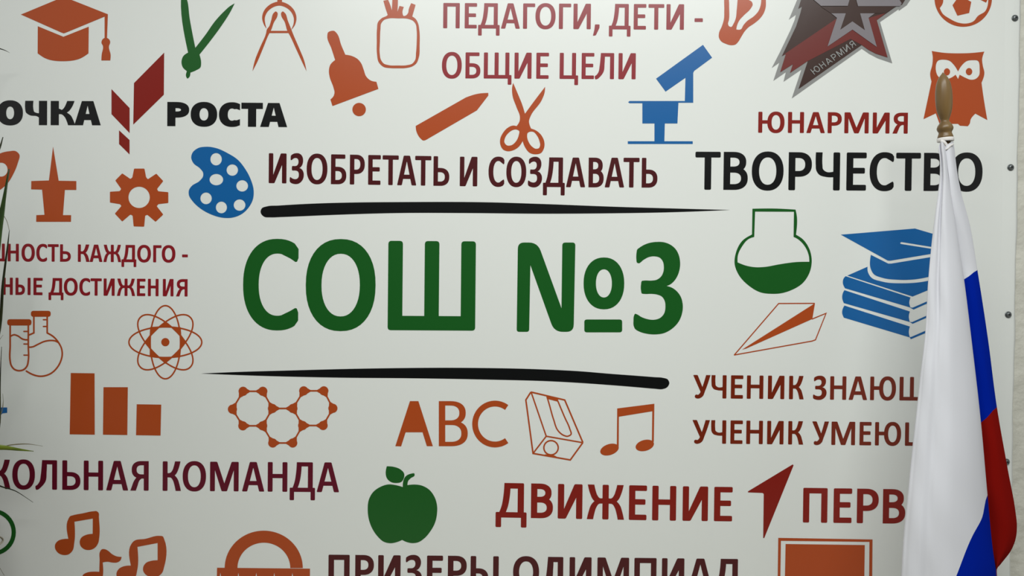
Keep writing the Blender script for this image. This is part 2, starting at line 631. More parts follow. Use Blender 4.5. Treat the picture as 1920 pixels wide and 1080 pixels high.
# ---- words
K1 = [(830, 5.5, 52.8), (1190, 7.5, 55.3), (1320, 8.2, 56)]
word('ПЕДАГОГИ,', [(831.1, 862), (871.4, 894.4), (896.7, 937), (939.4, 975), (980.8, 1003.3), (1004, 1041.7), (1048, 1070.8), (1075.3, 1107.8), (1112, 1124.4)],
     K1, 7.6, 6.7, M['crimson'], B, 'crimson capital lettering')
word('ДЕТИ-', [(1142, 1182.5), (1188.3, 1211.7), (1215.8, 1245.3), (1249.6, 1282.5), (1302.4, 1317.9)], K1, 7.6, 6.9, M['crimson'], B, 'crimson capital lettering')
K2 = [(830, 98, 146.7), (1192, 99.7, 148.6)]
word('ОБЩИЕ', [(828.6, 865.8), (872.8, 900.8), (907.2, 959.2), (964.7, 996.7), (1005.6, 1029.2)], K2, 7.6, 6.7, M['crimson'], B, 'crimson capital lettering')
word('ЦЕЛИ', [(1049.4, 1084.2), (1090.6, 1114.2), (1115.8, 1151.4), (1159.7, 1192)], K2, 7.6, 6.7, M['crimson'], B, 'crimson capital lettering')
K3 = [(505, 287.2, 343.3), (690, 290.5, 346.3), (878, 293.9, 349.2), (1075, 295.4, 351), (1230, 296, 351.8)]
word('ИЗОБРЕТАТЬ', [(503.9, 537.2), (543.3, 569.7), (575, 613.9), (620.6, 649.4), (656, 683.9), (690.3, 713.9), (717.2, 747.5), (744.7, 780.8), (778.3, 808.6), (812.8, 842.5)],
     K3, 8.4, 8.0, M['maroon'], B, 'dark maroon capital lettering')
word('И', [(862.2, 895)], K3, 8.4, 8.0, M['maroon'], B, 'dark maroon capital lettering')
word('СОЗДАВАТЬ', [(916, 945.6), (949.4, 986.7), (990, 1016.4), (1018.3, 1059.2), (1061.4, 1097.5), (1103.6, 1132), (1134, 1170.6), (1168.9, 1198.9), (1203.3, 1232.8)],
     K3, 8.4, 8.0, M['maroon'], B, 'dark maroon capital lettering')
K4 = [(1303, 284.4, 355.6), (1700, 286.4, 357.8), (1842, 287, 358.6)]
word('ТВОРЧЕСТВО', [(1303.6, 1351), (1356.7, 1402.2), (1409.7, 1469.2), (1478.6, 1522.2), (1529.4, 1575), (1587.2, 1624.7), (1630.6, 1676), (1680, 1726.4), (1732.2, 1777), (1783, 1842.3)],
     K4, 12.6, 10.8, M['black'], B, 'black capital lettering')
K5 = [(20, 457, 490), (345, 460.3, 492.2)]
word('ШНОСТЬ', [(-27, 9), (14.4, 35.3), (40.3, 65.3), (68, 88.3), (89.4, 110), (112.5, 132.8)], K5, 5.6, 5.2, M['crimson'], B, 'crimson capital lettering')
word('КАЖДОГО-', [(146, 168), (168, 192.2), (193.9, 227.2), (227.8, 255.6), (257.2, 283), (287.2, 302.8), (303.3, 328.9), (341.4, 352.2)], K5, 5.6, 5.2, M['crimson'], B, 'crimson capital lettering')
K6 = [(10, 520.5, 552.7), (345, 523.3, 555.8)]
word('НЫЕ', [(5, 24), (29, 57.3), (62.7, 80)], K6, 5.6, 5.2, M['crimson'], B, 'crimson capital lettering')
word('ДОСТИЖЕНИЯ', [(91, 119), (119.7, 145.7), (148.7, 169), (169.7, 190.7), (194.3, 215), (219.3, 253.3), (256.7, 272.7), (277.3, 297.3), (305.3, 325.3), (330, 351.7)],
     K6, 5.6, 5.2, M['crimson'], B, 'crimson capital lettering')
K7 = [(456, 449.5, 617), (727, 451.2, 619.0), (892, 452.8, 620), (1280, 456, 624)]
word('СОШ', [(455.8, 559.4), (573.3, 704.2), (727.5, 891.6)], K7, 27.3, 27.0, M['green'], B, 'large green capital lettering', rr=.22)
no = tf([[rnd([(148, 988), (160, 127), (350, 127), (580, 760), (588, 127), (714, 127), (697, 988), (510, 988), (280, 345), (268, 988)],
              [25, 60, 110, 0, 30, 30, 70, 110, 0, 25], n=6)],
         ring(989, 521, 196, 250, 119, 114, e=2.2), [rect(800, 869, 1165, 993, 25)]], 940, 430, 5.142)
three = tf([[smooth(THREE, n=4)]], 940, 430, 5.142)
print_mesh('lettering', no + three, M['green'], B, label='large green number sign and numeral')
K8 = [(1300, 703, 746.5), (1680, 706.5, 750.7)]
word('УЧЕНИК', [(1299.4, 1332), (1334, 1362.2), (1370.5, 1393.6), (1400.4, 1431.3), (1439.9, 1470.7), (1479.6, 1507.1)], K8, 7.4, 6.8, M['brick'], B, 'rust red capital lettering')
word('ЗНАЮЩ', [(1524.6, 1550), (1556.6, 1586.8), (1591.3, 1626.2), (1631.6, 1680), (1686.7, 1737)], K8, 7.4, 6.8, M['brick'], B, 'rust red capital lettering')
K9 = [(1298, 787.4, 831.3), (1690, 791.9, 835.7)]
word('УЧЕНИК', [(1298, 1331), (1333.5, 1361.6), (1369.6, 1392.7), (1399.3, 1430.4), (1438.4, 1469.2), (1478, 1506.2)], K9, 7.4, 6.8, M['brick'], B, 'rust red capital lettering')
word('УМЕЮЩ', [(1522.5, 1554.2), (1559, 1603.4), (1611.7, 1634), (1640.7, 1689.6), (1697, 1747)], K9, 7.4, 6.8, M['brick'], B, 'rust red capital lettering')
K10 = [(10, 861.8, 916.8), (180, 863.8, 919.3), (440, 866, 921.2), (620, 867, 922.8)]
word('КОЛЬНАЯ', [(-14.5, 19.5), (23, 65.5), (66.8, 107), (116.8, 150.8), (157, 193.3), (199, 240.5), (244.5, 278.8)], K10, 9.2, 7.8, M['wine'], B, 'wine red capital lettering')
word('КОМАНДА', [(305, 339.3), (342.5, 386.3), (393.8, 447.5), (453.8, 495.8), (502, 538.8), (543.3, 590.8), (593.8, 636)], K10, 9.2, 7.8, M['wine'], B, 'wine red capital lettering')
K11 = [(930, 905.2, 970.0), (1245, 911, 976), (1370, 913.2, 977.5), (1530, 915, 980), (1690, 917.3, 981.8)]
word('ДВИЖЕНИЕ', [(929.5, 987.6), (995.7, 1036.9), (1046, 1092), (1100.6, 1170.3), (1179.4, 1212.9), (1223, 1267.8), (1280, 1327.5), (1339, 1373.5)],
     K11, 11.7, 10.2, M['red'], B, 'bright red capital lettering')
word('ПЕРВ', [(1505.8, 1551.5), (1563, 1597.5), (1606.8, 1647.5), (1655.5, 1697.5)], K11, 11.7, 10.2, M['red'], B, 'bright red capital lettering')
K12 = [(615, 1040, 1098), (840, 1042, 1100), (1370, 1048, 1106)]
word('ПРИЗЕРЫ', [(615.8, 655.5), (666, 701), (709, 751), (759, 791), (800.5, 830.5), (839.7, 875), (882.3, 935)], K12, 10.4, 9.6, M['maroon'], B, 'dark maroon capital lettering')
word('ОЛИМПИАД', [(962, 1010.8), (1015, 1056), (1067.8, 1109), (1120, 1179.4), (1189.3, 1230.8), (1241, 1283), (1290, 1336), (1337, 1388)], K12, 10.4, 9.6, M['maroon'], B, 'dark maroon capital lettering')
K13 = [(1421, 209.5, 248.8), (1700, 211.3, 250.5)]
word('ЮНАРМИЯ', [(1421.8, 1471), (1477.5, 1507.5), (1512, 1547), (1552, 1578.3), (1583.3, 1628.9), (1636.4, 1668), (1673.6, 1702.2)], K13, 7.6, 6.4, M['red'], B, 'red capital lettering')
K14 = [(-4, 188.6, 234.4), (189, 189.6, 234.9), (313, 191, 236.4), (538, 193.3, 238.3)]
word('ОЧКА', [(-5, 43), (47.2, 88.3), (95, 141), (139.4, 189)], K14, 15.4, 11.5, M['black'], B, 'heavy black capital lettering', rr=.02)
word('РОСТА', [(313.6, 354.7), (357.5, 407.2), (410.6, 450), (452.5, 492.8), (487.8, 538.6)], K14, 15.4, 11.5, M['black'], B, 'heavy black capital lettering', rr=.02)
abc = tf([[[(195, 148), (240, 148), (317, 388), (285, 388), (262, 314), (172, 314), (148, 389), (117, 388)]]] +
         stroke(ell(648, 270, 106, 109, n=40, a0=54, a1=306), 31), 700, 700, 2.841)
for sh in glyph('B', 54.2, 84.5, 12, 8.2, .05):
    abc.append([[(822.8 + p[0], 836.6 - p[1]) for p in lp] for lp in sh])
print_mesh('lettering', abc, M['orange'], B, label='orange first letters of the alphabet')

# ---- icons


def icon(name, shapes, o, m, label=None, layer=1):
    return print_mesh(name, tf(shapes, *o), M[m], B, layer, label)


O1 = (0, 0, 3.6)
icon('graduation_cap_icon', [
    [[(141, 98), (430, -22), (728, 96), (722, 258), (706, 258), (706, 112), (445, 220), (430, 225), (415, 220)]],
    [smooth([(255, 177, 1), (428, 248, 1), (599, 180, 1), (597, 360, 1), (545, 393), (428, 413), (305, 393), (254, 360, 1)])],
    [smooth([(706, 256), (722, 256), (741, 272), (743, 290), (736, 308), (747, 375), (744, 408, 1), (684, 408, 1), (686, 370), (694, 308), (685, 290), (688, 272)])],
], O1, 'orange', 'orange icon')
icon('clock_hands_icon', [[smooth([(140, -150, 1), (205, -10), (240, 230), (312, 605, 1), (440, 440), (560, 270), (680, 140), (750, 78), (810, 42, 1), (750, 160), (640, 330), (500, 520),
                                   (365, 690, 1), (385, 800), (378, 850), (320, 890), (250, 918, 1), (232, 980), (212, 993), (196, 970), (205, 900, 1), (150, 845), (137, 780), (160, 710), (220, 665, 1), (130, -10)])]],
     (320, 0, 6.75), 'green', 'green icon')
icon('compass_icon', stroke(spl([(303, 408), (275, 340), (262, 260), (290, 170), (370, 90), (490, 52), (610, 90), (690, 170), (720, 260), (708, 350), (668, 425)], 5),
                            [4 + 54 * max(0, math.sin(math.pi * k / 50)) ** .8 for k in range(51)]) + [
    [rect(463, -130, 530, 45)],
    [smooth([(412, 185), (440, 165), (465, 185), (462, 235), (415, 320), (370, 440), (340, 495), (255, 700), (168, 905), (103, 1030, 1), (135, 885), (215, 680), (300, 480), (312, 425), (345, 380), (372, 300)])],
    [smooth([(517, 190), (540, 165), (570, 185), (615, 300), (665, 425), (690, 490), (780, 700), (855, 890), (885, 1030, 1), (825, 905), (735, 710), (650, 525), (605, 440), (570, 320), (518, 220)])],
    [rect(350, 446, 640, 478)]], (460, 0, 7.714), 'orange', 'orange icon')
icon('backpack_icon', [[
    smooth([(275, 225), (200, 262), (145, 320), (130, 420), (127, 600), (130, 780), (155, 900), (220, 965), (330, 985), (430, 987), (550, 983), (640, 960), (700, 915), (735, 830), (747, 650), (742, 430),
            (725, 340), (690, 275), (640, 238, 1), (688, 70, 1), (625, 45, 1), (590, 130), (578, 190), (550, 222), (515, 230), (500, 195), (518, 100, 1), (455, 85, 1), (425, 170, 1), (430, 100), (432, -60, 1),
            (355, -60, 1), (345, 150, 1), (325, 80), (290, -5, 1), (222, 10, 1), (250, 110), (285, 215, 1)]),
    smooth([(290, 268), (230, 290), (190, 340), (180, 420), (172, 600), (170, 780), (185, 860), (230, 920), (300, 942), (430, 947), (560, 943), (640, 920), (680, 870), (695, 760), (705, 600), (703, 430),
            (690, 350), (650, 300), (590, 275), (430, 265)])]], (690, 0, 7.714), 'orange', 'orange icon')
icon('hand_bell_icon', [[smooth([(82, 100), (90, 65), (125, 48), (160, 48), (185, 70), (240, 210), (285, 315, 1), (360, 330), (430, 370), (465, 415), (490, 480), (520, 560), (570, 605), (635, 620, 1), (657, 700, 1),
                                 (140, 893, 1), (117, 820, 1), (155, 775), (163, 740), (150, 680), (110, 570), (100, 500), (115, 430), (170, 375, 1), (130, 250)])],
                        [ell(440, 932, 76, 75)]], (600, 50, 6), 'orange', 'orange icon')
icon('crayon_icon', [[smooth([(1222, 850, 1), (1560, 658, 1), (1640, 633), (1712, 627, 1), (1712, 645, 1), (1635, 745, 1), (1290, 945, 1), (1272, 948), (1255, 935), (1225, 880)])]], (440, 0, 3.6), 'orange', 'orange icon')
icon('scissors_icon', [[
    smooth([(303, 38, 1), (368, 190), (425, 330), (463, 455, 1), (640, 215), (735, 92, 1), (728, 170), (690, 270), (540, 485), (518, 550), (545, 655, 1), (610, 680), (680, 740), (725, 840), (720, 920), (680, 985),
            (610, 1003), (530, 985), (460, 900), (432, 825, 1), (370, 910), (300, 950), (235, 962), (170, 940), (130, 870), (128, 800), (165, 715), (230, 645), (300, 615), (350, 622, 1), (390, 555), (395, 500),
            (350, 370), (295, 210), (290, 100)]),
    smooth([(345, 668), (385, 690), (380, 740), (340, 830), (280, 880), (220, 882), (185, 840), (195, 780), (240, 715), (300, 675)]),
    smooth([(530, 698), (575, 700), (625, 750), (660, 830), (668, 880), (650, 920), (610, 928), (560, 900), (510, 830), (492, 760), (500, 715)])]], (920, 150, 7.2), 'orange', 'orange icon')
icon('microscope_icon', [[[(303, 637), (683, 363), (757, 467), (612, 574), (604, 590), (604, 832), (484, 832), (476, 1000), (374, 1000), (370, 1146), (290, 1146), (290, 1000), (192, 1000), (192, 836), (88, 836), (77, 827), (88, 818),
                           (536, 818), (541, 630), (380, 742)]], [rect(74, 1144, 600, 1166)]], (1160, 0, 4.32), 'blue', 'blue icon')
icon('light_bulb_icon', [[
    smooth([(312, -100), (303, 200), (295, 390), (250, 540), (198, 660), (195, 760), (240, 835), (330, 885), (450, 915), (530, 900), (590, 840), (650, 740), (720, 630), (790, 555), (900, 480), (1010, 390), (1100, 270),
            (1140, 150), (1145, 0), (1130, -200), (980, -400), (720, -480), (450, -380)]),
    smooth([(408, -100), (402, 100), (398, 400), (380, 490), (400, 530), (440, 545), (490, 480), (530, 390), (555, 200), (572, 0), (580, -150), (490, -220)]),
    smooth([(546, 595, 1), (560, 520), (610, 410), (700, 310), (840, 170), (878, 90), (862, 40), (800, 0, 1), (760, -120), (850, -220), (1000, -180), (1050, -30), (1040, 100), (990, 230), (900, 330), (760, 430), (690, 510), (635, 595), (600, 602)])]],
     (1330, 0, 10.8), 'orange', 'orange icon')
ball_hole = smooth([(207, -40, 1), (205, 30), (182, 65, 1), (205, 110), (260, 150), (330, 183), (400, 190), (455, 172), (490, 130), (550, 90), (575, 0), (560, -80), (480, -190), (300, -200), (215, -120)])
icon('football_icon', [[ell(372, -16, 233, 233, n=60), ball_hole],
                       [[(285, 42), (320, -8), (370, -22), (437, 15), (420, 105), (325, 127)]],
                       [[(505, -5), (557, 21), (572, -10), (540, -30)]]], (1720, 0, 4.32), 'orange', 'orange icon')
icon('owl_icon', [[
    smooth([(117, 413, 1), (220, 428), (330, 432), (450, 428), (543, 418, 1), (525, 480), (530, 530), (543, 590), (520, 670, 1), (535, 780), (567, 972, 1), (470, 920, 1), (432, 968), (425, 1000), (409, 1022, 1), (345, 1018, 1),
            (330, 1003, 1), (180, 1003, 1), (150, 918, 1), (50, 965, 1), (115, 660, 1), (104, 600), (122, 520), (125, 460)]),
    smooth([(170, 490), (220, 483), (260, 492), (300, 530), (330, 578, 1), (360, 530), (400, 495), (450, 487), (490, 492), (505, 560), (500, 610), (470, 640), (430, 645), (390, 630), (343, 605, 1), (330, 640, 1),
            (310, 605, 1), (260, 635), (220, 640), (170, 620), (152, 580)])],
    [ell(240, 582, 25, 29)], [ell(419, 580, 26, 29)]], (1720, 0, 4.32), 'orange', 'orange icon')
O2 = (0, 250, 3.6)
icon('rocket_icon', [[smooth([(-60, 190), (0, 136), (60, 121), (108, 121), (130, 142), (120, 200), (92, 270), (50, 338), (0, 382), (-90, 430), (-150, 380), (-120, 280)]), ell(8, 245, 43, 47)]], O2, 'orange', 'orange icon')
icon('tower_icon', [[[(358, 90), (396, 320), (515, 322), (515, 382), (438, 382), (425, 552), (480, 552), (479, 597), (244, 597), (245, 552), (300, 550), (284, 380), (210, 378), (211, 322), (330, 318)]]], O2, 'orange', 'orange icon')
gear = [(905, 238), (975, 238), (986, 296), (998, 310), (1055, 272), (1102, 322), (1060, 375), (1068, 391), (1136, 397), (1136, 470), (1068, 478), (1058, 492), (1102, 548), (1050, 597), (995, 550), (980, 555), (973, 630),
        (902, 628), (895, 555), (880, 548), (825, 595), (775, 542), (820, 490), (810, 478), (742, 467), (742, 394), (808, 390), (818, 375), (778, 318), (825, 270), (880, 308), (893, 298)]
icon('gear_icon', [[rnd(gear, 5), ell(939, 432, 72, 72)]], O2, 'orange', 'orange icon')
pal = [smooth([(125, 240), (140, 180), (200, 125), (320, 102), (450, 122), (580, 180), (720, 272), (800, 370), (880, 520), (915, 650), (905, 770), (860, 860), (770, 950), (640, 1000), (520, 1000), (380, 960), (250, 890),
               (150, 800), (95, 710), (97, 650), (130, 600), (230, 535), (275, 475), (275, 430), (240, 380), (150, 305)])]
for e in [(440, 260, 72, 78), (645, 397, 72, 72), (443, 518, 86, 72), (770, 597, 74, 72), (313, 755, 72, 74), (507, 870, 70, 74), (737, 840, 74, 72)]:
    pal.append(ell(*e, n=28))
icon('paint_palette_icon', [pal], (340, 260, 6.75), 'blue', 'blue icon')
icon('test_tube_and_flask_icon',
     [[rect(97, 205, 425, 290, 40)], [rect(417, 92, 685, 172, 40)]] +
     stroke(spl([(137, 290), (137, 560), (137, 770), (152, 830), (195, 882), (258, 900), (325, 882), (368, 830), (381, 770), (382, 560), (382, 290)]), 23) +
     sum([stroke(p, 18, cap=True) for p in ([(322, 370), (382, 370)], [(322, 540), (382, 540)], [(322, 690), (382, 690)], [(585, 212), (637, 212)], [(585, 303), (637, 303)])], []) +
     stroke(spl([(140, 437), (190, 415), (240, 430), (300, 470), (340, 482), (380, 482)]), 21) +
     stroke([(457, 172), (457, 390), (388, 420)], 22) +
     stroke([(637, 172), (637, 390)] + spl([(640, 392), (720, 440), (790, 520), (830, 600), (840, 680), (820, 770), (770, 860), (690, 935), (600, 970), (540, 975), (450, 955), (355, 905)]), 22, cap=True) +
     stroke(spl([(380, 582), (440, 578), (510, 545), (600, 505), (680, 492), (750, 500), (795, 525)]), 21), (0, 570, 7.2), 'orange', 'orange icon')
atom = [[ell(540, 550, 52, 52)],
        [[(540, 285), (620, 352), (735, 362), (742, 460), (808, 550), (738, 640), (728, 743), (622, 748), (540, 824), (455, 748), (342, 738), (342, 640), (272, 550), (342, 460), (348, 358), (460, 352)],
         [(470, 362), (620, 362), (725, 475), (725, 635), (630, 742), (455, 742), (352, 630), (350, 480)]]]
for rx, ry, rot, e in ((461, 194, 0, 2), (463, 192, 90, 2), (446, 194, 45, 2.15), (446, 194, -45, 2.15)):
    atom += stroke(ell(540, 551, rx, ry, rot=rot, n=72, e=e), 19, closed=True)
icon('atom_icon', atom, (230, 560, 6.75), 'orange', 'orange icon')
icon('bar_chart_icon', [[[(398, 598), (532, 600), (533, 945), (392, 943)]], [[(582, 678), (719, 678), (716, 947), (579, 945)]], [[(769, 774), (907, 776), (903, 950), (765, 948)]]], (0, 500, 3), 'orange', 'orange icon')
nd = [(201, 265), (334, 265), (129, 386), (399, 381), (199, 498), (333, 498), (610, 262), (746, 262), (537, 381), (807, 380), (603, 496), (741, 496), (401, 614), (536, 614)]
ed = [(0, 1), (0, 2), (2, 4), (4, 5), (5, 3), (3, 1), (3, 8), (8, 6), (6, 7), (7, 9), (9, 11), (11, 10), (10, 8), (5, 12), (12, 13), (13, 10)]
mol = [[ell(x, y, 31, 31, n=28)] for x, y in nd]
for a, b in ed:
    pts = [(nd[a][0] + (nd[b][0] - nd[a][0]) * t, nd[a][1] + (nd[b][1] - nd[a][1]) * t) for t in (0, .18, .34, .5, .66, .82, 1)]
    mol += stroke(pts, [46, 36, 11, 11, 11, 36, 46])
icon('molecule_icon', mol, (400, 660, 3.6), 'orange', 'orange icon')
shp = stroke([(183, 108), (640, 216), (885, 790)], 21) + stroke([(885, 790), (715, 1025), (212, 937), (115, 215), (183, 108)], 21) + \
    stroke([(190, 120), (390, 705), (885, 792)], 19) + stroke([(390, 705), (212, 937)], 19) + \
    stroke(spl([(400, 170), (430, 270), (490, 480), (550, 630), (620, 690), (680, 705), (724, 680), (708, 605), (640, 450), (545, 225)]), 19) + \
    [[[(385, 160), (555, 200), (545, 238), (420, 205)]]] + stroke(ell(455, 860, 97, 96, n=40), 20, closed=True) + [[[(370, 950), (470, 950), (560, 995), (380, 970)]]]
icon('pencil_sharpener_icon', shp, (970, 720, 7.2), 'orange', 'orange icon')
icon('music_note_icon', [[[(1299, 187), (1497, 162), (1494, 365), (1484, 365), (1486, 202), (1308, 231), (1307, 390), (1297, 390)]],
                         [ell(1258, 406, 51, 29, rot=-18)], [ell(1446, 384, 50, 29, rot=-15)]], (700, 700, 2.841), 'orange', 'orange icon')
icon('flask_icon', [[
    smooth([(305, 68, 1), (560, 66), (790, 78, 1), (803, 140), (795, 360, 1), (870, 410), (945, 520), (972, 650), (950, 780), (870, 905), (740, 985), (620, 1020), (520, 1025), (400, 1010), (260, 930), (150, 810), (105, 690),
            (120, 560), (190, 430), (300, 358, 1)]),
    smooth([(335, 100, 1), (772, 102, 1), (768, 385, 1), (800, 400), (900, 500), (940, 600), (945, 665, 1), (800, 668), (600, 695), (450, 722), (340, 726), (240, 710), (138, 672, 1), (140, 600), (190, 490), (260, 410), (325, 385, 1)])]],
     (1360, 380, 6), 'green', 'green icon')
icon('paper_plane_icon', stroke([(393, 425), (675, 98), (903, 97)], 7) + stroke([(393, 424), (885, 336), (908, 328), (975, 160), (885, 197)], 7) + [[[(905, 96), (888, 196), (470, 383), (443, 390)]]], (1260, 540, 3.375), 'orange', 'orange icon')
icon('books_with_cap_icon', [
    [[(75, 180), (700, 128), (1080, 240), (1060, 305), (490, 400), (470, 398)], [(585, 242), (920, 296), (920, 312), (580, 258), (575, 250)]],
    [smooth([(328, 350, 1), (475, 424, 1), (500, 424, 1), (1000, 342, 1), (1000, 480, 1), (830, 533), (700, 557), (550, 560), (430, 545), (350, 510), (328, 470)])],
    [smooth([(130, 525, 1), (300, 450, 1), (302, 490), (330, 540), (420, 575), (600, 590), (750, 580), (900, 548, 1), (900, 612, 1), (680, 702, 1)])],
    [smooth([(115, 530, 1), (662, 710, 1), (652, 755), (662, 795, 1), (110, 632, 1), (92, 590), (98, 550)])],
    [smooth([(105, 648, 1), (657, 828, 1), (648, 870), (657, 917, 1), (100, 757, 1), (86, 710), (92, 672)])],
    [smooth([(105, 778, 1), (657, 955, 1), (648, 1000), (657, 1047, 1), (100, 880, 1), (86, 840), (92, 802)])],
    [[(655, 793), (680, 796), (900, 700), (900, 718), (688, 812)]],
    [[(655, 915), (675, 918), (900, 818), (900, 838), (680, 932)]],
    [[(655, 1045), (670, 1042), (900, 942), (900, 964), (665, 1062)]]], (1560, 400, 4.5), 'blue', 'blue icon')
icon('apple_icon', [
    [smooth([(415, 90, 1), (500, 98), (580, 130), (620, 175), (620, 225), (590, 275), (530, 290), (470, 280), (420, 240), (402, 185), (405, 130)])],
    [smooth([(605, 338, 1), (610, 270), (635, 215), (690, 182), (745, 180), (745, 200), (700, 232), (670, 265), (660, 315, 1), (740, 308), (830, 320), (920, 370), (980, 450), (1012, 550), (1013, 650), (990, 760), (930, 870),
             (860, 950), (790, 995), (720, 1006), (650, 992), (597, 968, 1), (540, 992), (460, 1007), (380, 990), (300, 920), (240, 830), (200, 720), (187, 600), (200, 490), (250, 400), (340, 335), (430, 307), (520, 315)])]],
     (660, 860, 6.353), 'green', 'green icon')
icon('arrow_icon', [[[(905, 123), (912, 130), (692, 675), (684, 675), (688, 345), (680, 337), (570, 333), (570, 325)]]], (1260, 840, 4), 'red', 'bright red arrowhead')
icon('laptop_icon', [[[(797, 674), (1504, 686), (1500, 1180), (790, 1170)], [(817, 696), (1481, 704), (1477, 1160), (810, 1150)]], [[(852, 720), (1446, 728), (1440, 1130), (844, 1120)]]], (1260, 840, 4), 'orange', 'orange icon')
O3 = (80, 940, 7.68)
icon('music_note_icon', [[smooth([(372, 250), (395, 215), (440, 200), (580, 172), (730, 143), (780, 143), (805, 165), (810, 230), (815, 520), (800, 600), (750, 670), (680, 700), (600, 690), (545, 640), (533, 590), (555, 525), (620, 485),
                                  (720, 468, 1), (722, 248, 1), (458, 293, 1), (455, 600), (430, 710), (370, 765), (300, 773), (220, 740), (180, 680), (180, 620), (220, 570), (300, 543), (370, 540, 1)])]], O3, 'orange', 'orange icon')
icon('music_note_icon', [[smooth([(1280, 610), (1310, 575), (1480, 540), (1680, 497), (1730, 505), (1750, 545), (1748, 950), (1720, 1030), (1660, 1080), (1570, 1090), (1490, 1060), (1447, 1000), (1450, 940), (1490, 885), (1560, 858),
                                  (1655, 848, 1), (1655, 600, 1), (1365, 655, 1), (1360, 1000), (1330, 1100), (1260, 1150), (1150, 1150), (1070, 1090), (1062, 1040), (1100, 970), (1170, 935), (1270, 925, 1)])]], O3, 'orange', 'orange icon')
icon('music_note_icon', [[smooth([(828, 720), (850, 692), (900, 690), (940, 710), (1000, 760), (1060, 790), (1137, 800, 1), (1120, 850), (1070, 880), (1010, 882), (930, 870), (865, 880, 1), (862, 1100), (840, 1170), (740, 1220), (620, 1200),
                                  (570, 1120), (580, 1060), (640, 1025), (740, 1012), (815, 1015, 1), (820, 850)])]], O3, 'orange', 'orange icon')
pro = ell(458, 900, 293, 280, n=40, a0=180, a1=360) + ell(459, 900, 198, 190, n=40, a0=360, a1=180)
ticks = [[(x - 7, 980), (x, 935), (x + 7, 980)] for x in (133, 268, 402, 537, 673)]
icon('protractor_icon', [[pro], [[(108, 898), (805, 905), (803, 1020), (105, 1020)]] + ticks], (380, 840, 4), 'orange', 'orange icon')
icon('ring_icon', [[ell(-14, 998, 43.8, 43.8), ell(-14, 998, 35.7, 35.7)]], (0, 0, 1), 'green', 'green ring')
icon('blue_icon', [[[(-30, 764), (13.5, 764), (13.5, 774), (5, 775), (0, 779), (-30, 790)]]], (0, 0, 1), 'blue', 'blue figure at the edge of the picture')
icon('growth_emblem', [[[(251.2, 155.8), (307.8, 98.6), (307.2, 177.5), (249.8, 233.6)]], [[(209, 167), (243, 202.5), (243, 249.5), (209, 214)]], [[(223.2, 244.3), (242.9, 262.5), (242.9, 289.5), (223.2, 270)]]], (0, 0, 1), 'red', 'red emblem of slanted leaves')
# brush lines
up = smooth([(488.6, 397), (491, 390.5), (500, 387), (522, 385.4), (555, 383.3), (595.5, 381.4), (665, 379.6), (745, 378.9), (920, 379.4), (1010.5, 382.2), (1158, 387.8), (1283, 391.4), (1369, 393.7, 1), (1255, 398), (1158, 399.7), (1013, 400.6), (880, 399.4), (745, 399.4), (607, 403.6), (560, 405.6), (525, 407.0),
             (506.7, 407.5), (495.5, 406.4), (489.5, 400.5)])
lo = smooth([(377, 700.3, 1), (458, 697), (519, 695.3), (689, 691), (872, 689.7), (1000, 692), (1085, 696), (1150, 701.3), (1200, 705), (1228, 707.2), (1243, 708.4), (1252, 711.5), (1255, 718), (1251, 726), (1242, 729.6), (1228, 728.9), (1200, 726.5), (1157.6, 723), (1034, 715), (911, 711.6), (780, 709.3), (636, 708), (458, 703.6)])
print_mesh('brush_line', [[up]], M['black'], B, label='black tapering brush line')
print_mesh('brush_line', [[lo]], M['black'], B, label='black tapering brush line')
# star emblem
O4 = (1440, 0, 5.686)
em = icon('star_emblem', [[[(335, -60), (222, 210), (297, 158), (285, 210), (240, 320), (130, 550), (40, 725), (121, 668), (57, 862), (190, 770), (165, 872), (356, 742), (253, 1050), (1000, 520), (1080, 575), (1170, 622), (1325, 675), (1195, 235), (1393, 98),
                             (1395, 115), (1480, 55), (1530, -20), (1480, -120), (800, -260)]]], O4, 'grey', 'grey edged star emblem')


def emb(name, shapes, m, layer):
    o = print_mesh(name, tf(shapes, *O4), M[m], em, layer)
    return o


em_in = [(370, -60), (322, 95), (362, 72), (345, 140), (300, 280), (147, 600), (190, 577), (130, 770), (265, 685), (235, 777), (425, 650), (325, 950), (1000, 480), (1070, 530), (1150, 572), (1275, 612), (1160, 215), (1365, 70), (1430, 50), (1480, -30), (1400, -100), (800, -230)]
emb('emblem_field', [[em_in]], 'brown', 2)
emb('emblem_flame', [[[(152, 592), (720, 205), (1080, 190), (1255, 138), (1160, 215), (1275, 612), (1150, 572), (1070, 530), (1000, 480), (880, 415), (425, 650), (235, 777), (265, 685), (130, 770), (190, 577)]]], 'rust', 3)
emb('emblem_star', [[[(560, 67), (1368, 67), (1250, 140), (985, 142), (1034, 323), (900, 229), (769, 319), (832, 142), (670, 140)]]], 'brown', 4)
emb('emblem_star_outline', [[[(675, 142), (830, 142), (770, 318), (900, 228), (1033, 322), (982, 142), (1137, 142), (1072, 190), (1160, 500), (900, 315), (635, 495), (735, 190)]],
                            [[(440, -60), (485, -5), (565, 62), (850, 62), (885, -60)]], [[(925, -60), (960, 65), (1408, 65), (1425, 35), (1400, -5), (1360, -60)]]], 'star_grey', 5)


def emblem_text():
    shapes = []
    p0, p1 = Vector((494, 797)), Vector((942, 484))
    u = (p1 - p0)
    L = u.length
    u.normalize()
    nrm = Vector((u.y, -u.x))
    ws = [88, 52, 62, 50, 68, 58, 52]
    gap = (L - sum(ws)) / 6.0
    x = 0
    for ch, w in zip('ЮНАРМИЯ', ws):
        for sh in glyph(ch, w, 66, 9.5, 9):
            shapes.append([[tuple(p0 + u * (x + q[0]) + nrm * q[1] + Vector((q[1] * -.10, 0))) for q in lp] for lp in sh])
        x += w + gap
    return shapes


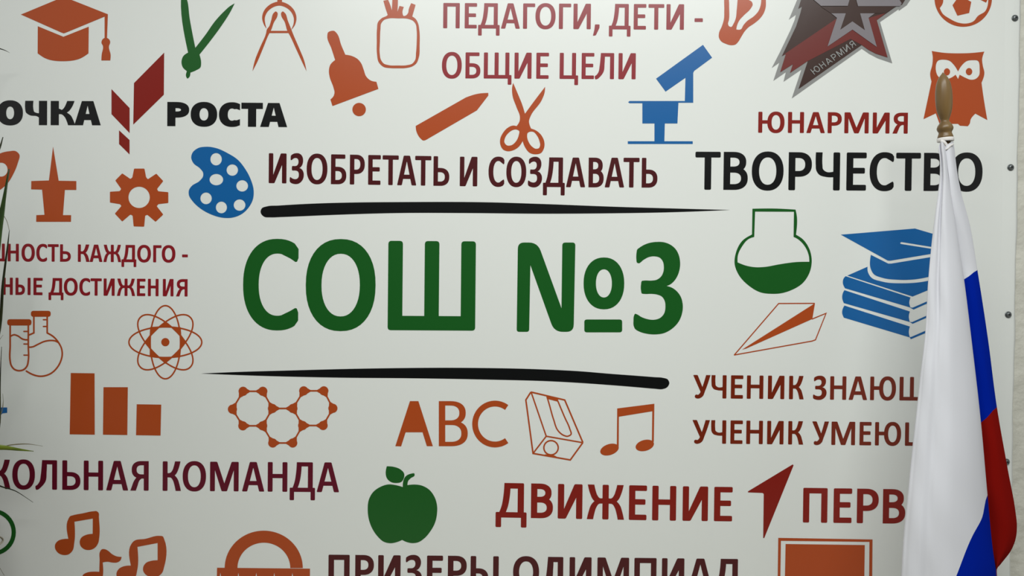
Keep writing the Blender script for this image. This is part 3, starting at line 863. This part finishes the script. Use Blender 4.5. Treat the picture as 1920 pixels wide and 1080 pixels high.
emb('lettering', emblem_text(), 'grey', 5)

# ------------------------------------------------------------------ screws along the right side of the banner


def lathe(prof, axis0, axis1, n=28, cap0=True, cap1=True):
    """surface of revolution; prof = (distance along the axis, radius)"""
    a = Vector(axis0)
    d = (Vector(axis1) - a).normalized()
    ref = Vector((0, 1, 0)) if abs(d.y) < .9 else Vector((1, 0, 0))
    e1 = d.cross(ref).normalized()
    e2 = d.cross(e1).normalized()
    V, F = [], []
    for (t, r) in prof:
        for k in range(n):
            q = 2 * math.pi * k / n
            V.append(a + d * t + (e1 * math.cos(q) + e2 * math.sin(q)) * r)
    for i in range(len(prof) - 1):
        for k in range(n):
            F.append((i * n + k, i * n + (k + 1) % n, (i + 1) * n + (k + 1) % n, (i + 1) * n + k))
    if cap0:
        F.append(tuple(range(n))[::-1])
    if cap1:
        b = (len(prof) - 1) * n
        F.append(tuple(b + k for k in range(n)))
    return V, F


def make_screw(px, py, label, rot):
    c = at(px, py, -.0016)
    e = bpy.data.objects.new('screw', None)
    COL.objects.link(e)
    e.location = c
    e.empty_display_size = .01
    tag(e, label, 'screw', 'screws down the right hem of the banner')
    V, F = lathe([(-.001, .0070), (.0006, .0070), (.0012, .0064), (.0012, .0052), (.0028, .0050), (.0040, .0042), (.0046, .0030), (.0047, .0002)], c, c + Vector((0, -1, 0)))
    link_mesh('head', V, F, M['steel'], e, smooth=False)
    R = Matrix.Rotation(rot, 3, 'Y')
    V, F = [], []
    for (hx_, hz_) in ((.0028, .0006), (.0006, .0028)):
        b = len(V)
        for y in (-.0049, -.0040):
            for sx, sz in ((-1, -1), (1, -1), (1, 1), (-1, 1)):
                V.append(c + R @ Vector((sx * hx_, y, sz * hz_)))
        F += [(b, b + 1, b + 2, b + 3), (b + 4, b + 7, b + 6, b + 5), (b, b + 4, b + 5, b + 1), (b + 1, b + 5, b + 6, b + 2), (b + 2, b + 6, b + 7, b + 3), (b + 3, b + 7, b + 4, b)]
    link_mesh('painted_recess_cross', V, F, M['shade_cross'], e)  # raised dark cross; the shade of the recess is put into its colour
    return e


make_screw(1903, 34, 'round steel screw in the banner hem at the top, right of the football icon', .3)
make_screw(1895, 314, 'round steel screw in the banner hem level with the black lettering, second from the top', .8)
make_screw(1890.5, 590, 'round steel screw in the hem beside the blue flag stripe, third from the top', .5)
make_screw(1887, 866, 'lowest round steel screw, half behind the red stripe of the flag', 1.1)

# ------------------------------------------------------------------ flag on its pole
FY = -0.150                        # the pole stands this far in front of the banner
tip, neck = at(1767.8, 135.6, FY), at(1772.6, 258, FY)
ax = (neck - tip).normalized()
PXM = (FY - CAM.y) / FPX           # metres per photograph pixel at the pole
k_floor = (0.035 - tip.z) / ax.z
foot = tip + ax * k_floor
flag = bpy.data.objects.new('flag', None)
COL.objects.link(flag)
flag.location = (foot.x, foot.y, 0.0)
tag(flag, 'draped white, blue and red flag on a wooden pole standing before the banner', 'flag')
prof = [(30, 1.5), (42, 9), (60, 24), (80, 38), (100, 48), (130, 59), (160, 66), (220, 74), (290, 76), (350, 74), (400, 69), (440, 61), (475, 50), (500, 41), (515, 38), (528, 42), (545, 53), (565, 66), (585, 73), (598, 73.5), (612, 69), (626, 60), (636, 58),
        (646, 60), (660, 65), (675, 70), (690, 72)]
fp = [((y - 30) / 5.4 * PXM, r / 5.4 * PXM) for y, r in prof]
V, F = lathe(fp, tip, neck, n=36)
link_mesh('finial', V, F, M['wood'], flag, smooth=True)
pl = (foot - neck).length
pr = 44 / 5.4 * PXM
V, F = lathe([(-.002, pr), (.03, pr), (pl * .5, pr * 1.04), (pl, pr * 1.08)], neck, foot, n=24)
link_mesh('pole', V, F, M['wood'], flag, smooth=True)
V, F = lathe([(0, .132), (.012, .132), (.026, .118), (.034, .05), (.10, .035), (.11, .026), (.11, .018)], (foot.x, foot.y, 0.0), (foot.x, foot.y, 1), n=40)
link_mesh('stand', V, F, M['steel'], flag, smooth=False)
# tape ring under the finial
c0 = neck + ax * (.6 * PXM)
V, F = lathe([(0, 73 / 5.4 * PXM), (.001, 76 / 5.4 * PXM), (.0062, 76 / 5.4 * PXM), (.0072, 73 / 5.4 * PXM)], c0, c0 + ax, n=28)
link_mesh('tape', V, F, M['tape'], flag, smooth=True)


def curve_at(tab, y):
    """smooth curve through measured points"""
    if y <= tab[0][0]:
        return tab[0][1]
    n = len(tab)
    for i in range(n - 1):
        (y0, x0), (y1, x1) = tab[i], tab[i + 1]
        if y <= y1:
            def slope(k):
                if k == 0 or k == n - 1:
                    a, b = (tab[0], tab[1]) if k == 0 else (tab[-2], tab[-1])
                    return (b[1] - a[1]) / (b[0] - a[0])
                s0 = (tab[k][1] - tab[k - 1][1]) / (tab[k][0] - tab[k - 1][0])
                s1 = (tab[k + 1][1] - tab[k][1]) / (tab[k + 1][0] - tab[k][0])
                h0, h1 = tab[k][0] - tab[k - 1][0], tab[k + 1][0] - tab[k][0]
                return (s0 * h1 + s1 * h0) / (h0 + h1)
            h = y1 - y0
            t = (y - y0) / h
            return (2 * t ** 3 - 3 * t * t + 1) * x0 + (t ** 3 - 2 * t * t + t) * h * slope(i) + (3 * t * t - 2 * t ** 3) * x1 + (t ** 3 - t * t) * h * slope(i + 1)
    return tab[-1][1]


TL = [(266, 1760), (274, 1759.6), (297, 1761.8), (330, 1762), (360, 1759), (420, 1751), (520, 1741), (640, 1733.5), (700, 1726), (750, 1721), (840, 1711), (920, 1703), (1000, 1695), (1080, 1690), (1300, 1676)]
TA = [(266, 1773), (280, 1774.5), (300, 1776.5), (330, 1780), (420, 1792), (523, 1807.5), (640, 1822), (794, 1839.5), (927, 1851.5), (1031, 1861.7), (1067, 1866.6), (1080, 1867.4), (1300, 1880)]
TB = [(266, 1787.5), (275, 1789), (297, 1791.5), (330, 1796), (360, 1802), (420, 1818), (503, 1832), (640, 1853), (760, 1868.6), (880, 1889.5), (960, 1904), (985, 1906.6), (1000, 1906), (1010, 1904.3), (1022, 1900.5), (1035, 1894), (1050, 1882.5), (1060, 1874.5),
      (1067, 1868.5), (1072, 1868), (1080, 1868.4), (1300, 1881)]
TD = [(266, .0165), (300, .019), (360, .023), (520, .034), (760, .060), (1000, .086), (1300, .095)]
TX = [(900, 1867), (927, 1851), (974, 1839), (1002.7, 1823.5), (1079, 1792.5), (1300, 1704)]     # edge between white and blue on the front fold


def flag_cloth():
    rows = [266 + 6 * k for k in range(21)] + [398 + 12 * k for k in range(48)] + [968 + 4 * k for k in range(30)] + [1096 + 17 * k for k in range(13)]
    rings, strip = [], []
    n_sub = 9
    for v in rows:
        L, A, Bx, d = curve_at(TL, v), curve_at(TA, v), curve_at(TB, v), curve_at(TD, v)
        W, WB = A - L, max(Bx - A, 1.0)
        thin = min(1.0, WB / 16.0)
        axis_x = 0
        yc = FY - .004 - .10 * d
        fold = max(0.0, 1 - (v - 266) / 420.0)
        w2 = max(0.0, 1 - abs(v - 560) / 420.0)
        top = max(0.0, min(1.0, (500 - v) / 170.0))
        C = [(L, yc - .50 * d), (L + .05 * W, yc - .74 * d), (L + .17 * W, yc - (.90 - .12 * fold) * d), (L + .27 * W, yc - (.93 - .30 * fold) * d), (L + .36 * W, yc - (1.0 - .05 * fold) * d),
             (L + .55 * W, yc - (1.06 + .05 * w2) * d), (L + .78 * W, yc - .95 * d), (L + .94 * W, yc - .70 * d), (A, yc - .42 * d), (A - .05 * W * thin, yc - (.18 + .52 * top) * d), (A - .02 * W * thin, yc - (.08 + .60 * top) * d),
             (A + .35 * WB, yc - (.16 + .60 * top) * d), (A + .72 * WB, yc - (.14 + .40 * top) * d), (Bx, yc + .08 * d), (A + .5 * WB, yc + .34 * d), (A - .1 * W, yc + .48 * d), (L + .5 * W, yc + .55 * d), (L + .15 * W, yc + .40 * d)]
        xb = curve_at(TX, v) if v >= 900 else 1867 + (900 - v) * .6
        sA = lambda x: max(.05, min(1.95, 1 + (x - xb) / 120.0))
        t1, t2 = 523.0, 794.0

        def sB(t):
            b1, b2 = 523 - 20 * t, 794 - 34 * t
            return max(.05, min(2.95, 1 + (v - b1) / (b2 - b1)))
        sv = []
        for i, (x, y) in enumerate(C):
            if i <= 8:
                sv.append(sA(x))
            elif i in (10, 11, 12, 13):
                sv.append(sB((0, 0, .35, .72, 1)[i - 9]))
            elif i == 9:
                sv.append(sA(A))
            else:
                sv.append(.3)
        n = len(C)
        pts, ss = [], []
        for i in range(n):
            p0, p1, p2, p3 = C[i - 1], C[i], C[(i + 1) % n], C[(i + 2) % n]
            for k in range(n_sub):
                t = k / n_sub
                q = []
                for c in (0, 1):
                    q.append(.5 * (2 * p1[c] + (p2[c] - p0[c]) * t + (2 * p0[c] - 5 * p1[c] + 4 * p2[c] - p3[c]) * t * t + (3 * p1[c] - p0[c] - 3 * p2[c] + p3[c]) * t ** 3))
                pts.append(q)
                s = sv[i] + (sv[(i + 1) % n] - sv[i]) * t
                if i < 8:
                    s = sA(q[0])
                ss.append(s)
        row = []
        for j, (x, y) in enumerate(pts):
            wr = .0009 * math.sin(v * .021 + j * .11) + .0006 * math.sin(v * .047 - j * .21)
            # the gathered top edge dips on the left, under the tie
            vv = v
            if v < 290:
                f = (290 - v) / 24.0
                vv = v + f * (5.5 * math.cos((j / len(pts)) * 2 * math.pi * 2 + .4) + 5)
            row.append(at(x, vv, y + wr * min(1, d / .03)))
        rings.append(row)
        strip.append(ss)
    m = len(rings[0])
    V = [p for r in rings for p in r]
    SS = [s for r in strip for s in r]
    F = []
    for i in range(len(rings) - 1):
        for j in range(m):
            F.append((i * m + j, (i + 1) * m + j, (i + 1) * m + (j + 1) % m, i * m + (j + 1) % m))
    o = link_mesh('cloth', V, F, M['flag'], flag, smooth=True)
    uv = o.data.uv_layers.new(name='stripe')
    for lp in o.data.loops:
        uv.data[lp.index].uv = (SS[lp.vertex_index], 0.5)
    o['label'] = 'white, blue and red striped cloth'
    return o


flag_cloth()
# tie from the tape ring down to the gathered cloth


def ribbon(pts, w, th, closed_tip=True):
    """flat strap / leaf blade along 3-D points: w one width per point, th thickness"""
    V, F = [], []
    n = len(pts)
    for i, p in enumerate(pts):
        a, b = pts[max(0, i - 1)], pts[min(n - 1, i + 1)]
        t = (b - a).normalized()
        side = t.cross(Vector((0, 1, 0)))
        side = side.normalized() if side.length > .05 else Vector((1, 0, 0))
        up = side.cross(t).normalized()
        if up.y > 0:
            up = -up
        h = w[i] / 2
        V += [p + side * h + up * th, p - up * th * .3, p - side * h + up * th, p - side * h * .96, p - up * th * 1.6, p + side * h * .96]
        if i:
            q = 6 * (i - 1)
            for k in range(6):
                F.append((q + k, q + (k + 1) % 6, q + 6 + (k + 1) % 6, q + 6 + k))
    F.append((5, 4, 3, 2, 1, 0))
    q = 6 * (n - 1)
    F.append(tuple(q + k for k in range(6)))
    return V, F


def spline3(P, n=8):
    out = []
    L = len(P)
    for i in range(L - 1):
        p0, p1, p2, p3 = P[max(0, i - 1)], P[i], P[i + 1], P[min(L - 1, i + 2)]
        for k in range(n):
            t = k / n
            out.append(.5 * ((2 * p1) + (p2 - p0) * t + (2 * p0 - 5 * p1 + 4 * p2 - p3) * t * t + (3 * p1 - p0 - 3 * p2 + p3) * t ** 3))
    out.append(P[-1])
    return out


ty = FY - .0165
sp_ = spline3([at(1764, 264, ty), at(1771, 267, ty - .001), at(1776, 274, ty - .001), at(1777, 281, ty - .002)], 6)
V, F = ribbon(sp_, [.0062 - .0024 * k / (len(sp_) - 1) for k in range(len(sp_))], .0006)
link_mesh('tie', V, F, M['tape'], flag, smooth=True)
sp_ = spline3([at(1788, 270, ty + .002), at(1782, 273, ty - .002), at(1777, 278, ty - .003), at(1772, 280, ty - .002)], 6)
V, F = ribbon(sp_, [.0035] * len(sp_), .0006)
link_mesh('tie', V, F, M['tape'], flag, smooth=True)

# ------------------------------------------------------------------ plant at the left edge
PX, PY = -0.0, -0.22
crown = at(-165, 720, -.26)
plant = bpy.data.objects.new('potted_plant', None)
COL.objects.link(plant)
plant.location = (at(-14, 1000, -.225).x - .196, -.225, 0)
tag(plant, 'potted plant with long narrow green leaves reaching in at the left edge', 'plant')
bx, by = plant.location.x, plant.location.y
pz = at(-150, 930, -.22).z  # unseen planter made tall to shade the lower left of the banner
V, F = lathe([(0, .112), (.01, .118), (pz - .06, .144), (pz - .05, .153), (pz, .155), (pz, .142), (pz - .03, .138), (pz - .04, .02)], (bx, by, 0), (bx, by, 1), n=40, cap1=True)
link_mesh('planter', V, F, M['pot'], plant)
V, F = lathe([(pz - .05, .137), (pz - .028, .136), (pz - .020, .06), (pz - .018, .01)], (bx, by, 0), (bx, by, 1), n=32)
link_mesh('soil', V, F, M['soil'], plant)
tr = spline3([Vector((bx, by, pz - .03)), Vector((bx - .01, by - .005, pz + .05)), Vector(((bx + crown.x) / 2, (by + crown.y) / 2, (pz + crown.z) / 2 + .02)), Vector((crown.x, crown.y, crown.z))], 8)
V, F = [], []
for i, p in enumerate(tr):
    for k in range(12):
        a = 2 * math.pi * k / 12
        r = .026 - .010 * i / len(tr) + .002 * (i % 2)
        V.append(p + Vector((math.cos(a) * r, math.sin(a) * r, 0)))
    if i:
        for k in range(12):
            F.append(((i - 1) * 12 + k, (i - 1) * 12 + (k + 1) % 12, i * 12 + (k + 1) % 12, i * 12 + k))
F.append(tuple(range(12))[::-1])
F.append(tuple((len(tr) - 1) * 12 + k for k in range(12)))
link_mesh('stem', V, F, M['bark'], plant, smooth=True)


def leaf(P, width, m='leaf', tipw=.06, label=None):
    pts = spline3([Vector(p) for p in P], 8)
    n = len(pts)
    w = [width * (max(tipw, min(1.0, (1 - k / (n - 1)) * 2.2)) if k > n * .3 else (.75 + .25 * k / (n * .3))) for k in range(n)]
    V, F = ribbon(pts, w, width * .10)
    o = link_mesh('leaf', V, F, M[m], plant, smooth=True)
    if label:
        o['label'] = label
    return o


cr = Vector(crown)
c1 = cr + Vector((.01, .02, .03))
leaf([c1, at(-90, 560, -.18), at(-22, 500, -.15), at(4, 395, -.14), at(17, 317, -.13)], .016, 'leaf')
leaf([c1, at(-80, 600, -.20), at(-20, 540, -.17), at(3, 420, -.16), at(13, 346, -.15)], .012, 'leaf')
leaf([c1, at(-60, 720, -.18), at(-6, 640, -.12), at(6, 530, -.11), at(15, 457, -.10), at(17.5, 432, -.10)], .0060, 'dark_leaf')
leaf([at(17.5, 432, -.10), at(13, 415, -.09), at(5, 400, -.085), at(2, 385, -.08)], .0011, 'dry', .5, 'thin dry leaf tip')
leaf([c1, at(-110, 520, -.20), at(-40, 340, -.16), at(-4, 285, -.14), at(5.5, 257, -.13)], .009, 'dark_leaf')
leaf([c1, at(-130, 480, -.22), at(-95, 180, -.16), at(-40, 85, -.10), at(2, 92, -.06), at(19, 99.5, -.05)], .0048, 'dark_leaf')
leaf([c1, at(-90, 822, -.18), at(-30, 836, -.12), at(8, 839, -.10), at(38, 843, -.08), at(63, 846, -.07)], .0110, 'young_leaf', .10, 'yellow green leaf')
leaf([at(4, 838.5, -.10), at(22, 834, -.09), at(52, 832.5, -.07), at(80, 836.5, -.055)], .0022, 'dry', .3, 'thin dry leaf tip')
leaf([c1, at(-80, 850, -.18), at(-30, 893, -.12), at(0, 911, -.09), at(30, 921, -.065), at(62, 942, -.045)], .0042, 'dark_leaf', .10)
leaf([c1, at(-70, 780, -.20), at(-20, 830, -.15), at(-2, 800, -.13), at(0.2, 720, -.12), at(3, 650, -.11)], .0060, 'dark_leaf')
leaf([at(-30, 680, -.12), at(-8, 648, -.11), at(0, 636, -.10), at(6, 628, -.10)], .0013, 'dry', .4, 'thin dry leaf tip')
leaf([at(-14, 800, -.12), at(2, 775, -.11), at(6, 755, -.105), at(5, 738, -.10)], .0016, 'dry', .4, 'thin dry leaf tip')
leaf([c1, at(-70, 930, -.16), at(-26, 1008, -.10), at(-8, 1004, -.08), at(0, 1006.5, -.076), at(4.5, 1009.5, -.073), at(5.6, 1013.5, -.072), at(3.4, 1017, -.074), at(-.5, 1020, -.077), at(-6, 1022.5, -.08)],
     .0042, 'pale', 1.0, 'pale curled dry leaf')
leaf([c1, at(-90, 900, -.2), at(-30, 1000, -.12), at(-8, 1050, -.10), at(8, 1079, -.09)], .0022, 'dry', .3, 'thin dry leaf tip')
# extra unseen leaves of the crown, massed to shade the lower left banner


def column(p):
    """pixel column of a point in the photograph"""
    q = RM.transposed() @ (Vector(p) - CAM)
    return 960 + FPX * q.x / -q.z


made = 0
while made < 84:
    a = random.uniform(0, 2 * math.pi)
    el = random.uniform(-1.0, 1.1)
    ln = random.uniform(.34, .62)
    d = Vector((math.cos(a) * math.cos(el), math.sin(a) * math.cos(el), math.sin(el)))
    r0 = cr + Vector((0, 0, random.uniform(-.08, .10)))
    p1 = r0 + d * ln * .40 + Vector((0, 0, .09))
    p2 = r0 + d * ln * .75 + Vector((0, 0, .05))
    p3 = r0 + d * ln + Vector((0, 0, -.10))
    pts = spline3([r0, p1, p2, p3], 8)
    if max(column(p) for p in pts) > -14 or max(p.y for p in pts) > -.025:
        continue
    leaf([r0, p1, p2, p3], random.uniform(.016, .030), random.choice(['leaf', 'leaf', 'dark_leaf']), .12)
    made += 1
